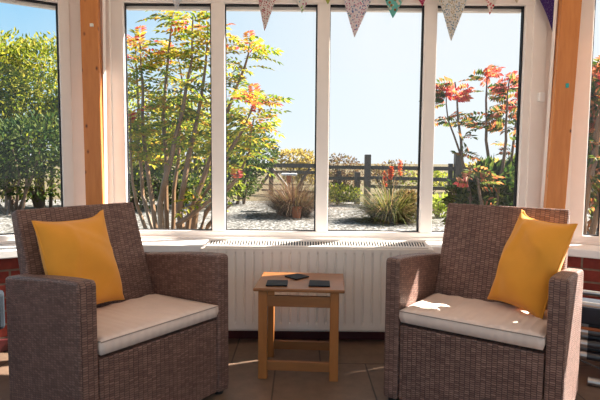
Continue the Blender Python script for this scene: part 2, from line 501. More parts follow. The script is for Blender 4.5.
# left bay window: distances run from the room towards corner A
Lb = 1.5
window(2, 1, [(.10, .62), (.70, Lb - .178)], z1=1.995, lo=.03, hi=Lb - .045)
window(3, 3, [(.165, .25), (.52, 1.48), (1.56, 2.08)], z1=2.09, lo=.045, hi=2.17)
Ls = PL[1].y + 1.0
Lr = PL[4].y + 1.0
window(4, 0, [(.1, .9), (1.0, 1.8), (1.9, 2.6), (2.7, Ls - .12)], lo=.03, hi=Ls - .03)
window(5, 4, [(.12, .68), (.76, 1.4), (1.48, 2.2), (2.28, Lr - .1)], lo=.03, hi=Lr - .03)

def post_between(i, name, num):
    """white plastic corner post where two window walls meet"""
    p = PL[i]; u1 = (PL[i] - PL[i - 1]).normalized(); u2 = (PL[i + 1] - PL[i]).normalized()
    n1 = V3((-u1.y, u1.x, 0)); n2 = V3((-u2.y, u2.x, 0))
    m = M()
    out = p + (n1 + n2).normalized() * .09
    ring = [p - u1 * .05 , p - u1 * .05 + n1 * FR, out, p + u2 * .085 + n2 * FR, p + u2 * .085]
    m.prism([(q.x, q.y) for q in ring], 'z', SILL_Z - .01, HEAD_Z + .09)
    return tag(m.build('trim_%d' % num, MAT['upvc']), kind='structure')
for k_, i_ in enumerate((1, 2, 3, 4)): post_between(i_, '', 21 + k_)

# sash joint lines on the left bay jamb and on the right jamb of the front window
def jamb_step(i, a0, a1, num, depth=.014):
    p0, p1 = PL[i], PL[i + 1]; u = (p1 - p0).normalized(); n = V3((-u.y, u.x, 0))
    m = M(); m.obox((p0.x, p0.y), u, n, a0, a1, -depth, .01, SILL_Z + .02, HEAD_Z + .08, .004)
    tag(m.build('trim_%d' % num, MAT['upvc']), kind='structure')
jamb_step(1, Lb - .178, Lb - .118, 31)
jamb_step(2, .085, .125, 32)
jamb_step(2, (B - A).length - .185, (B - A).length - .10, 33)

# varnished pine posts at the two bay corners
def timber_post(name, b, t, w, d, rz, label):
    e = V3(t) - V3(b)
    m = M(); h = 2.36 - SILL_Z
    sx, sy = e.x / e.z, 0.0
    c, s = math.cos(rz), math.sin(rz)
    ring = [(-w / 2, -d / 2), (w / 2, -d / 2), (w / 2, d / 2), (-w / 2, d / 2)]
    ring = [(x * c - y * s, x * s + y * c) for x, y in ring]
    m.quadbox([(x, y, 0) for x, y in ring] + [(x + sx * h, y + sy * h, h) for x, y in ring], .004)
    o = m.build(name, MAT['pine']); o.location = (b[0] , b[1], SILL_Z)
    tag(o, label, None, kind='structure'); return o
YP = 3.03
bl = at(95.8, 200, YP); tl = at(90.2, 2, YP)
k_ = (SILL_Z - bl.z) / (tl.z - bl.z); bl = bl.lerp(tl, k_)
postL = timber_post('pillar_left', bl, tl, .098, .09, math.radians(12), 'knotty pine post in left corner of the bay')
br_ = at(554.2, 200, YP); tr_ = at(569.8, 2, YP)
k_ = (SILL_Z - br_.z) / (tr_.z - br_.z); br_ = br_.lerp(tr_, k_)
postR = timber_post('pillar_right', br_, tr_, .108, .09, math.radians(-12), 'knotty pine post in right corner of the bay')
# slim pale batten beside each post
for num, px0, px1, pyb, dx in ((34, 105.7, 103.2, 200, 0), (35, 543.0, 556.5, 200, 0)):
    b0 = at(px0, 200, 3.07); t0 = at(px1, 2, 3.07); k_ = (SILL_Z - b0.z) / (t0.z - b0.z); b0 = b0.lerp(t0, k_)
    m = M(); m.tube([(b0.x, b0.y, SILL_Z), (b0.x + (t0.x - b0.x) / (t0.z - b0.z) * (2.36 - SILL_Z), b0.y, 2.36)], .013, 4)
    tag(m.build('trim_%d' % num, MAT['upvc']), kind='structure')

# ------------------------------------------------------------------ radiator
def radiator():
    x0, x1 = at(201, 300, 2.84).x, at(433, 300, 2.84).x
    zb, zt, yf, yb = .076, .588, 2.835, 2.925
    r = empty('radiator', ((x0 + x1) / 2, yf, 0)); hw = (x1 - x0) / 2
    tag(r, 'cream steel panel radiator below the middle of the bay window', 'radiator')
    n = 25; pitch = (2 * hw - .03) / n
    xs = [(-hw + .0, 0), ]
    prof = [(-hw + .002, .006), (-hw + .008, 0)]
    for i in range(n):
        c = -hw + .015 + pitch * (i + .5)
        if i > 0: pass
        prof += [(c - .0085, 0), (c - .004, .008), (c + .004, .008), (c + .0085, 0)]
    prof += [(hw - .008, 0), (hw - .002, .006)]
    rows = [(zt - .028, 0.0), (zt - .034, 0.0), (zt - .048, .25), (zt - .058, 1.0), (zb + .055, 1.0), (zb + .045, .25), (zb + .03, 0), (zb + .012, 0), (zb, 0)]
    P = []
    for j, (z, k) in enumerate(rows):
        P.append([(x, d * (k if 1 < j < 7 else (0 if abs(x) < hw - .01 else 1)) + (0.006 if j == len(rows) - 1 else 0), z) for x, d in prof])
    m = M(); m.grid(P[::-1])
    m.box(-hw + .004, hw - .004, .0125, .03, zb + .002, zt - .03)
    bmesh.ops.recalc_face_normals(m.bm, faces=m.bm.faces)
    m.build('front_panel', MAT['radiator'], r)
    c = M()                                            # casing: top rim, side panels
    c.quadbox([(-hw - .004, .0, zt - .03), (hw + .004, .0, zt - .03), (hw + .004, .088, zt - .03), (-hw - .004, .088, zt - .03),
               (-hw + .02, .008, zt - .022), (hw - .02, .008, zt - .022), (hw - .03, .087, zt + .004), (-hw + .03, .087, zt + .004)], .003)
    c.build('top_casing', MAT['radiator'], r)
    for s in (-1, 1):
        q = M(); q.box(min(s * hw, s * (hw + .004)) - .002, max(s * hw, s * (hw + .004)) + .002, .02, .085, zb + .03, zt - .032, .002)
        q.build('side_panel', MAT['radiator'], r)
    bk = M(); bk.box(-hw + .02, hw - .02, .062, .078, zb + .01, zt - .035, .003)
    bk.build('back_panel', MAT['radiator'], r)
    g = M(); gl, gr_ = -hw + .045, hw - .045
    sl = lambda y: zt - .022 + (y - .008) / .079 * .026          # the grille slopes up towards the wall
    def slat(g, x0, x1, y0, y1, a, b):
        g.quadbox([(x0, y0, sl(y0) + a), (x1, y0, sl(y0) + a), (x1, y1, sl(y1) + a), (x0, y1, sl(y1) + a),
                   (x0, y0, sl(y0) + b), (x1, y0, sl(y0) + b), (x1, y1, sl(y1) + b), (x0, y1, sl(y1) + b)])
    slat(g, gl, gr_, .017, .080, -.002, .001)
    v = g.build('grille_shade_sheet', MAT['slot_shade'], r)  # dark sheet just under the slats paints the shade in the slots
    g = M()
    k = 80
    for i in range(k + 1):
        x = gl + (gr_ - gl) * i / k
        slat(g, x - .0032, x + .0032, .017, .080, .001, .006)
    slat(g, gl - .012, gr_ + .012, .006, .019, -.002, .008)
    slat(g, gl - .012, gr_ + .012, .079, .089, -.002, .008)
    for x in (gl - .012, gr_): slat(g, x, x + .012, .017, .081, -.002, .007)
    g.build('grille', MAT['radiator'], r)
    for s in (-1, 1):
        p = M(); p.tube([(s * (hw - .06), .05, zb + .01), (s * (hw - .06), .05, .0)], .009, 10)
        p.tube([(s * (hw - .06), .05, zb + .02), (s * (hw - .06), .05, zb - .03)], .016, 10)
        p.build('supply_pipe', MAT['radiator'], r)
    return r
radiator()

# ------------------------------------------------------------------ armchairs
CW, CT, ZA, ZB, CL, ZT, VB, WT = .7136, .069, .6471, .5922, .560, .852, .603, .566
def armchair():
    r = empty('armchair')
    H = CW / 2
    def outline(n0=0.02):
        # side view of one arm (v, z): slopes gently down to the back, rounded at both top corners
        pts = [(0.006, n0), (0.0, n0 + .03)]
        for k in range(5):
            a = PI - k / 4 * (PI / 2); pts.append((.022 + .022 * math.cos(a), ZA - .024 + .022 * math.sin(a)))
        for k in range(1, 6):
            t = k / 6; pts.append((.022 + (CL - .05) * t, (ZA - .002) + (ZB - ZA) * (t ** 1.35)))
        for k in range(4):
            a = PI / 2 - k / 3 * (PI / 2); pts.append((CL - .02 + .02 * math.cos(a), ZB - .022 + .02 * math.sin(a)))
        pts += [(CL, n0)]
        return pts
    for s in (-1, 1):
        m = M(); x0, x1 = sorted((s * H, s * (H - CT)))
        m.prism(outline(), 'x', x0, x1, .011)
        m.build('armrest', MAT['rattan'], r)
    m = M(); m.box(-H + CT + .003, H - CT - .003, .006, .05, .024, .356, .006)
    m.build('front_panel', MAT['rattan'], r)
    m = M(); m.box(-H + CT + .002, H - CT - .002, .05, .50, .30, .366, .004)
    m.build('seat_base', MAT['rattan'], r)
    # backrest slab, leaning back
    m = M(); w = WT / 2; th = .055
    f0, f1 = (.425, .33), (VB, ZT)          # front face bottom and top (v, z)
    m.quadbox([(-w - .008, f0[0], f0[1]), (w + .008, f0[0], f0[1]), (w + .008, f0[0] + th + .03, f0[1]), (-w - .008, f0[0] + th + .03, f0[1]),
               (-w, f1[0], f1[1]), (w, f1[0], f1[1]), (w, f1[0] + th, f1[1] - .018), (-w, f1[0] + th, f1[1] - .018)], .009, 3)
    m.build('backrest', MAT['rattan'], r)
    m = M(); m.box(-H + CT + .002, H - CT - .002, .475, .52, .024, .34, .005)
    m.build('rear_panel', MAT['rattan'], r)
    for x in (-H + .035, H - .035):
        for y in (.035, CL - .035):
            m = M(); m.tube([(x, y, 0), (x, y, .025)], [.02, .022], 10)
            m.build('foot', MAT['foot'], r)
    return r
CH = [((-.5302, 1.9392, 0), .9319), ((.6695, 1.9542, 0), -.5979)]
chair1 = armchair(); chair1.location = CH[0][0]; chair1.rotation_euler.z = CH[0][1]
tag(chair1, 'brown woven rattan armchair on the left, facing right towards the little table', 'armchair', 'rattan armchairs')
chair2 = copy_tree(chair1); chair2.location = CH[1][0]; chair2.rotation_euler.z = CH[1][1]
tag(chair2, 'brown woven rattan armchair on the right with sunlight on its armrests', 'armchair', 'rattan armchairs')

def seat_cushion():
    r = empty('seat_cushion')
    W, N = .283, 22
    y0, y1 = -.004, .435
    def top(u, v):          # u,v in 0..1
        e = min(1, (1 - abs(2 * u - 1)) * 9) ** .5 * min(1, min(v, 1 - v) * 2 * 9) ** .5
        return .424 - .020 * v + .008 * e + .003 * math.sin(u * 37) * e
    m = M(); P = []
    for j in range(N + 1):
        v = j / N; P.append([(-W + 2 * W * i / N, y0 + (y1 - y0) * v, top(i / N, v)) for i in range(N + 1)])
    rows = m.grid(P)
    Q = []
    zb = .3715
    for j in range(N + 1):
        v = j / N; Q.append([((-W + 2 * W * i / N) * .985, y0 + .006 + (y1 - y0 - .012) * v, zb - .003 * v) for i in range(N + 1)])
    low = m.grid([q for q in Q])
    for f in list(m.bm.faces): pass
    ringT = rows[0] + [r_[-1] for r_ in rows[1:]] + rows[-1][-2::-1] + [r_[0] for r_ in rows[-2:0:-1]]
    ringB = low[0] + [r_[-1] for r_ in low[1:]] + low[-1][-2::-1] + [r_[0] for r_ in low[-2:0:-1]]
    n = len(ringT)
    mid = []
    for a, b in zip(ringT, ringB):
        c = (a.co + b.co) / 2; ctr = V3((0, (y0 + y1) / 2, c.z)); d = (c - ctr); d.z = 0
        c = c + d.normalized() * .006
        mid.append(m.bm.verts.new(c))
    for i in range(n):
        j = (i + 1) % n
        m.bm.faces.new([ringT[i], ringT[j], mid[j], mid[i]]); m.bm.faces.new([mid[i], mid[j], ringB[j], ringB[i]])
    bmesh.ops.recalc_face_normals(m.bm, faces=m.bm.faces)
    path = [v.co.copy() for v in ringT]
    m.build('cover', MAT['cushion'], r, smooth=True)
    p = M(); p.tube([q + V3((0, -.001, -.003)) for q in path] + [path[0]], .0022, 6)
    p.build('piping', MAT['piping'], r)
    return r
c1 = seat_cushion(); c1.location = CH[0][0]; c1.rotation_euler.z = CH[0][1]
tag(c1, 'pale taupe seat cushion on the left rattan armchair, all in shade', 'cushion', 'rattan chair seat cushions')
c2 = copy_tree(c1); c2.location = CH[1][0]; c2.rotation_euler.z = CH[1][1]
tag(c2, 'pale taupe seat cushion on the right rattan armchair, with bright sun patches', 'cushion', 'rattan chair seat cushions')

def pillow(chair, TLc, TRc, BLc, label, thick=.08, ear=None, seed=1):
    loc, a = CH[chair]
    R = Matrix.Translation(V3(loc)) @ Matrix.Rotation(a, 4, 'Z')
    TL, TR, BL = V3(TLc), V3(TRc), V3(BLc)
    cen = (TR + BL) / 2
    X = (TR - TL); Y = (TL - BL); w, h = X.length / 2, Y.length / 2
    X.normalize(); Nn = X.cross(Y).normalized(); Y = Nn.cross(X).normalized()
    rnd = random.Random(seed)
    N = 26
    def pt(i, j, side):
        u, v = 2 * i / N - 1, 2 * j / N - 1
        pinch = 1 - .075 * (1 - abs(v) ** 2.6), 1 - .085 * (1 - abs(u) ** 2.6)
        x, y = u * pinch[0] * w, v * pinch[1] * h
        if ear:
            k_ = math.exp(-((u - ear[0]) ** 2 + (v - ear[1]) ** 2) / .035); x += ear[2] * k_; y += ear[3] * k_
        t = max(0, (1 - abs(u) ** 2.4)) ** .55 * max(0, (1 - abs(v) ** 2.4)) ** .55
        wr = .013 * math.sin(3.1 * u + 4.3 * v + seed) * t + .006 * math.sin(9 * u - 7 * v + seed) * t * (1 - t)
        wr += .012 * math.exp(-((u - v * .2 + .55) / .12) ** 2) * t + .010 * math.exp(-((v + u * .5 - .6) / .1) ** 2) * t
        return V3((x, y, side * (thick * t + .004) + wr * (1 if side > 0 else .3)))
    m = M()
    F = [[pt(i, j, 1) for i in range(N + 1)] for j in range(N + 1)]
    K = [[pt(i, j, -1) for i in range(N + 1)] for j in range(N + 1)]
    rf = m.grid(F); rb = m.grid(K)
    def ring(r_): return r_[0] + [q[-1] for q in r_[1:]] + r_[-1][-2::-1] + [q[0] for q in r_[-2:0:-1]]
    a_, b_ = ring(rf), ring(rb)
    for i in range(len(a_)):
        j = (i + 1) % len(a_); m.bm.faces.new([a_[i], a_[j], b_[j], b_[i]])
    bmesh.ops.recalc_face_normals(m.bm, faces=m.bm.faces)
    seam = [(p.co + q.co) / 2 for p, q in zip(a_, b_)]
    o = m.build('throw_pillow', MAT['mustard'], smooth=True)
    Q = Matrix(((X.x, Y.x, Nn.x, cen.x), (X.y, Y.y, Nn.y, cen.y), (X.z, Y.z, Nn.z, cen.z), (0, 0, 0, 1)))
    o.matrix_world = R @ Q
    s = M(); s.tube(seam + [seam[0]], .0042, 6)
    if ear: pass
    e = s.build('seam', MAT['mustard'], o, smooth=True)
    return tag(o, label, 'cushion', 'mustard yellow pillows')
pillow(0, (-.285, .455, .815), (.074, .545, .805), (-.268, .325, .432), 'mustard yellow pillow leaning back on the left rattan armchair', ear=(1, 1, .012, .022), seed=1)
pillow(1, (.085, .515, .825), (.335, .365, .81), (-.01, .385, .432), 'mustard yellow pillow with sunlit top leaning on the right rattan armchair', ear=(-1, 1, .004, .02), seed=4)

# ------------------------------------------------------------------ side table and coasters
TX, TY, TW, TD, TH, TA = -.0033, 2.3351, .4375, .3559, .4556, -.0689
tb = empty('side_table', (TX, TY, 0), TA)
tag(tb, 'small square honey oak side table standing between the two armchairs', 'table')
m = M(); m.box(-TW / 2, TW / 2, 0, TD, TH - .017, TH, .005, 3); m.build('tabletop', MAT['oak_top'], tb)
lx0, lx1, ly0, ly1 = -TW / 2 + .022, TW / 2 - .026, .018, TD - .022
ls = .043
for x in (lx0, lx1 - ls):
    for y in (ly0, ly1 - ls):
        m = M(); m.box(x, x + ls, y, y + ls, 0, TH - .017, .003); m.build('leg', MAT['oak'], tb)
for y in (ly0 + .006, ly1 - .03):
    m = M(); m.box(lx0 + ls - .002, lx1 - ls + .002, y, y + .022, TH - .095, TH - .042, .002); m.build('apron', MAT['oak_top'], tb)
    m = M(); m.box(lx0 + ls - .002, lx1 - ls + .002, y + .002, y + .022, .042, .088, .002); m.build('stretcher', MAT['oak_top'], tb)
for x in (lx0 + .008, lx1 - .03):
    m = M(); m.box(x, x + .022, ly0 + ls - .002, ly1 - ls + .002, TH - .095, TH - .042, .002); m.build('apron', MAT['oak'], tb)
m = M(); m.box(lx0 + ls + .001, lx0 + ls + .035, ly0 + .008, ly0 + .026, TH - .042, TH - .017, .002); m.build('spacer_block', MAT['oak'], tb)

def coaster(pix, label, th=.007, lift=0):
    z = TH + .0008 + lift
    pts = []
    for px, py in pix:
        d = ray(px, py); t = (z + th - CAM_H) / d.z; pts.append(V3((0, 0, CAM_H)) + d * t)
    c = sum(pts, V3()) / 4; c.z = z
    m = M(); P = [(p.x - c.x, p.y - c.y) for p in pts]
    if sum(P[i][0] * P[(i + 1) % 4][1] - P[(i + 1) % 4][0] * P[i][1] for i in range(4)) < 0: P.reverse()
    m.quadbox([(x, y, 0) for x, y in P] + [(x, y, th) for x, y in P], .002)
    o = m.build('coaster', MAT['slate'])
    o.location = c
    return tag(o, label, 'coaster', 'dark slate coasters')
coaster([(267.5, 279.8), (288, 279.8), (287.2, 285.2), (265.6, 285.0)], 'dark slate coaster at the front left of the table top')
coaster([(309.6, 279.8), (329.6, 280.4), (330.0, 285.8), (308.6, 285.4)], 'dark slate coaster at the front right of the table top')
coaster([(284.5, 275.6), (297.5, 273.0), (309.3, 276.0), (296.3, 279.0)], 'dark slate coaster turned diagonally at the back of the table top')

# ------------------------------------------------------------------ bunting
bun = empty('bunting', (0, 3.09, 2.12))
tag(bun, 'string of small patterned cloth pennants hung across the window head', 'bunting')
PEN = [  # left, right at the picture's top edge, tip x, tip y, kind
    (172.5, 182.5, 176.2, 11, 'pale', 'pale grey floral pennant'), (258, 276, 264.4, 31, 'redwhite', 'white pennant with tiny red flowers'),
    (295.5, 309, 302, 13.3, 'mixed', 'pale pennant with pink and green dots'), (344, 371.5, 354.3, 38, 'floral', 'white pennant with pink and blue flowers'),
    (385, 403.5, 393, 18.2, 'teal', 'turquoise pennant with red stars and dots'), (418.5, 425.5, 422, 7.2, 'pink', 'bright pink floral pennant'),
    (438, 466.5, 451.5, 41.2, 'liberty', 'cream pennant with fine blue flowers'), (484.5, 496.5, 489.7, 14.8, 'roses', 'white pennant with red roses'),
    (514.5, 521, 517.5, 3.0, 'cream', 'cream pennant'), (539.5, 562, 552.8, 32.3, 'purple', 'purple pennant with fine white dots'),
    (324.5, 331.5, 328, 4.0, 'lime', 'lime green pennant')]
PM = {'pale': mat_print('pale_grey_print', (.7, .72, .75), [(.3, .38, .5), (.6, .5, .5)], 90),
      'redwhite': mat_print('red_white_print', (.78, .72, .69), [(.45, .06, .07), (.5, .12, .15), (.2, .12, .12)], 110, .38),
      'mixed': mat_print('pink_green_print', (.78, .75, .72), [(.5, .1, .2), (.25, .5, .08), (.2, .45, .5)], 70),
      'floral': mat_print('pink_blue_print', (.78, .71, .73), [(.5, .12, .25), (.12, .2, .42), (.55, .3, .4), (.1, .3, .4)], 85, .36),
      'teal': mat_print('turquoise_star_print', (.16, .52, .47), [(.7, .06, .05), (.7, .6, .5), (.35, .15, .04), (.02, .05, .03)], 45, .34),
      'pink': mat_print('pink_print', (.5, .08, .16), [(.65, .4, .45), (.3, .02, .06)], 100),
      'liberty': mat_print('blue_cream_print', (.74, .72, .69), [(.14, .24, .4), (.2, .32, .42), (.5, .38, .2), (.3, .36, .3)], 105, .38),
      'roses': mat_print('red_rose_print', (.78, .71, .66), [(.6, .06, .08), (.6, .2, .22)], 55, .36),
      'cream': mat_print('cream_print', (.6, .53, .42), [(.5, .4, .3)], 60),
      'purple': mat_print('purple_dot_print', (.075, .035, .19), [(.35, .28, .5)], 130, .2),
      'lime': mat_print('lime_print', (.45, .5, .12), [(.3, .4, .1)], 60)}
YB = 3.09
PEN.sort(key=lambda p: p[0])
tops = []
for l_, r_, tx_, ty_, kind, lab in PEN:
    # continue both edges up to the string, a little above the picture
    ext = 9.0 / max(ty_, 5) if ty_ > 9 else 9.0 / 9
    L0 = (l_ + (l_ - tx_) * ext, -9); R0 = (r_ + (r_ - tx_) * ext, -9)
    pl, pr, ptip = at(L0[0], L0[1], YB), at(R0[0], R0[1], YB), at(tx_, ty_, YB)
    org = V3((0, YB, 2.12))
    cx = (pl.x + pr.x) / 2
    m = M(); n = 8; rowsF, rowsB = [], []
    for j in range(n + 1):
        t = j / n; rf, rb = [], []
        for i in range(7):
            s = i / 6
            p = pl.lerp(pr, s).lerp(ptip, t * .985)
            wv = .012 * math.sin(s * 5 + tx_) * (1 - t) + .01 * math.sin(t * 4 + tx_ * .3)
            rf.append((p.x - cx, wv - .0009, p.z - 2.12)); rb.append((p.x - cx, wv + .0009, p.z - 2.12))
        rowsF.append(rf); rowsB.append(rb)
    a_ = m.grid(rowsF); b_ = m.grid(rowsB)
    def ring(q): return q[0] + [k[-1] for k in q[1:]] + q[-1][-2::-1] + [k[0] for k in q[-2:0:-1]]
    ra, rb2 = ring(a_), ring(b_)
    for i in range(len(ra)):
        j = (i + 1) % len(ra); m.bm.faces.new([ra[i], ra[j], rb2[j], rb2[i]])
    bmesh.ops.recalc_face_normals(m.bm, faces=m.bm.faces)
    o = m.build('pennant', PM[kind], bun, smooth=True); o.location = (cx, 0, 0); o['label'] = lab
    tops += [(pl.x, pl.z - 2.12), (pr.x, pr.z - 2.12)]
zs = at(300, -9.5, YB).z - 2.12
m = M(); m.tube([(-1.28, -.0, zs + .07)] + [(-1.0 + i * .2, .0, zs + .03 * ((i - 6.5) / 6.5) ** 2) for i in range(14)] + [(1.66, -.0, zs + .05)], .004, 6)
m.build('string', MAT['cord'], bun)

def tape(parent, px, py, w, h, mat):
    p = at(px, py, 2.982); m = M(); m.box(-w, w, -.004, .012, -h, h, .001)
    o = m.build('tape_scrap', MAT[mat], parent); o.location = p - parent.location
tape(postR, 567.3, 85.5, .008, .013, 'teal'); tape(postL, 91.5, 25, .009, .009, 'tape')
# small white catch on the right jamb, tape scraps on the posts
cpos = at(541.5, 97, 3.12)
m = M(); m.box(-.018, .018, -.012, .02, -.028, .028, .005); o = m.build('window_catch', MAT['sill']); o.location = cpos
tag(o, 'small white plastic catch on the window jamb beside the right pine post', 'catch')
# ------------------------------------------------------------------ things at the room's edges
def rack():
    p = V3((1.34, 2.44, 0))
    ang = math.radians(-31)
    r = empty('tube_rack', p, ang)
    tag(r, 'low black rack with chrome rails and dark tubes by the right brick wall', 'rack')
    L, D = .62, .26
    for x in (.0, L):
        m = M(); m.tube([(x, 0, 0), (x, 0, .37)], .012, 10); m.tube([(x, D, 0), (x, D, .37)], .012, 10)
        m.tube([(x, 0, .37), (x, D, .37)], .012, 10); m.build('end_frame', MAT['black_tube'], r)
    for y in (.0, D):
        m = M(); m.tube([(-.03, y, .375), (L + .03, y, .375)], .013, 12); m.build('top_rail', MAT['chrome'], r)
    for k, (y, z, rad) in enumerate(((.02, .235, .020), (.02, .175, .022), (.02, .115, .022), (.13, .235, .02), (.13, .175, .022), (.13, .115, .022))):
        m = M(); m.tube([(-.02, y, z), (L + .02, y, z)], rad, 14); t = m.build('tube', MAT['black_tube'], r)
        for s in (.06, .36):
            c = M(); c.tube([(s, y, z), (s + .03, y, z)], rad + .002, 14); c.build('collar', MAT['chrome'], t)
    m = M(); m.box(.01, L - .01, .03, D - .03, .265, .355, .012); m.build('dark_bag', MAT['navy'], r)
    m = M(); m.tube([(.14, -.03, .325), (.30, -.03, .325)], .013, 12); m.tube([(.17, -.03, .25), (.17, -.03, .34)], .012, 10)
    m.tube([(.17, -.03, .3), (.17, .0, .3)], .008, 8); m.build('clamp_handle', MAT['chrome'], r)
    m = M(); m.tube([(.0, -.02, .26), (L, -.02, .262)], .008, 8); m.build('strap', MAT['rust'], r)
    m = M(); m.tube([(.0, -.03, .12), (.2, -.05, .07), (.5, -.06, .03)], .004, 6); m.build('cable', MAT['black_tube'], r)
    m = M(); m.tube([(.10, -.07, .022), (.30, -.07, .022)], .02, 14); m.build('foot_bar', MAT['chrome'], r)
rack()
bp = at(3, 313, 2.62)
m = M(); m.box(-.30, .02, -.05, .05, 0, .20, .02)
o = m.build('storage_box', MAT['blue_grey']); 
def left_box():
    u = V3((ca, sa, 0)); n = V3((-sa, ca, 0))
    c = IN[2] - u * .47
    o.location = (c.x + n.x * -.09, c.y + n.y * -.09, .16); o.rotation_euler.z = math.radians(31)
left_box()
tag(o, 'blue grey fabric pouch hung on the left brick wall behind the armchair', 'pouch')

# ------------------------------------------------------------------ garden
rng = random.Random(11)
def rdir(r=rng):
    while True:
        v = V3((r.uniform(-1, 1), r.uniform(-1, 1), r.uniform(-1, 1)))
        if .05 < v.length < 1: return v.normalized()

m = M(); m.box(-60, 60, -25, 15.2, GROUND - .05, GROUND); tag(m.build('ground', MAT['gravel']), kind='structure')
m = M(); m.box(-260, 260, 15.2, 420, GROUND - .07, GROUND - .02); tag(m.build('ground_field', MAT['field']), kind='structure')

def gpt(px, Y):
    """where something standing Y metres off meets the ground"""
    p = at(px, 200, Y); p.z = GROUND; return p

def bush(name, px, Y, w, h, d, n, mat, leaf, label, cat, group=None, lobes=7, twigs=7, seed=1, low=.05, barkm='dark_bark', flat=.3):
    r = random.Random(seed)
    e = tag(empty(name, gpt(px, Y)), label, cat, group)
    lob = []
    for k in range(lobes):
        a = r.uniform(0, 2 * PI); q = r.uniform(0, .62)
        zc = r.uniform(low + .22, .80)
        lob.append((V3((math.cos(a) * q * w / 2, math.sin(a) * q * d / 2, zc * h)), r.uniform(.24, .36)))
    m = M()
    for i in range(n):
        c, s = lob[r.randrange(lobes)]
        v = rdir(r); rr = r.uniform(.55, 1.0) ** .5
        p = c + V3((v.x * w * s * rr, v.y * d * s * rr, v.z * h * s * .85 * rr))
        if p.z < low * h: p.z = r.uniform(low, .3) * h
        if p.z > h: p.z = h * r.uniform(.9, 1.0)
        dd = (v + rdir(r) * .8 + V3((0, 0, flat)))
        m.leaf(p, dd, rdir(r), leaf * r.uniform(.7, 1.25), leaf * r.uniform(.38, .55), .15)
    m.build('foliage', MAT[mat], e, uv=False)
    for k in range(twigs):
        a = r.uniform(0, 2 * PI); c, s = lob[k % lobes]
        b0 = V3((math.cos(a) * .06 * w, math.sin(a) * .06 * d, -.01))
        t = M(); t.tube([b0, b0.lerp(c, .5) + V3((r.uniform(-.05, .05) * w, 0, .04 * h)), c + V3((0, 0, s * h * .5))], [.018 * h ** .5 + .008, .014 * h ** .5 + .004, .005], 6)
        t.build('stem', MAT[barkm], e)
    return e

# hedge bushes beyond the left bay window and behind the tall shrub
HG = 'hedge bushes beyond the left windows'
bush('hedge_bush', -18, 12.0, 4.2, 4.2, 3.0, 10000, 'leaf_hedge', .12, 'large yellow green hedge bush seen at far left edge of the left window', 'bush', HG, 11, 8, 21)
bush('hedge_bush', 42, 12.6, 3.6, 4.15, 3.0, 9000, 'leaf_hedge', .12, 'large yellow green hedge bush by the jamb of the left window', 'bush', HG, 10, 8, 22)
bush('hedge_bush', 15, 11.0, 3.4, 2.3, 2.0, 3800, 'leaf_dark', .14, 'low dark green bush in front of the tall hedge in left window', 'bush', HG, 9, 8, 23)
bush('hedge_bush', 128, 12.5, 3.4, 3.3, 2.6, 4500, 'leaf_hedge', .15, 'green hedge bush behind left side of the tall multi-stemmed shrub', 'bush', HG, 9, 7, 24)
bush('hedge_bush', 190, 13.0, 3.2, 3.0, 2.4, 4500, 'leaf_hedge', .14, 'green hedge bush behind right side of the tall multi-stemmed shrub', 'bush', HG, 9, 7, 25)
bush('hedge_bush', 240, 14.0, 2.2, 2.1, 2.0, 3500, 'leaf_dark', .12, 'rounded dark green bush at the left end of the field gate', 'bush', HG, 8, 6, 26)
bush('hedge_bush', 150, 12.2, 4.0, .95, 1.4, 3000, 'leaf_dark', .11, 'low dark green bush low behind the stems of the tall shrub', 'bush', HG, 9, 6, 27)

def frond(m, p, d, L, n=6, lw=.034, ll=.1, r=rng, roll=.5):
    """a feather of leaflets along a midrib"""
    d = d.normalized(); side = d.cross(V3((0, 0, 1)))
    if side.length < .05: side = V3((1, 0, 0))
    side.normalize(); up = side.cross(d).normalized()
    q = Matrix.Rotation(r.uniform(-roll, roll), 3, d); side = q @ side; up = q @ up
    q = V3(p); dd = d.copy()
    for i in range(n):
        q = q + dd * (L / n); dd = (dd - V3((0, 0, .09))).normalized()
        sc = 1 - .45 * abs(i / n - .4)
        for s in (-1, 1):
            m.leaf(q, side * s + dd * .55 + up * r.uniform(-.2, .2), up + rdir(r) * .3, ll * sc, lw * sc * 1.3, .12)
    m.leaf(q, dd, up, ll, lw * 1.2, .1)

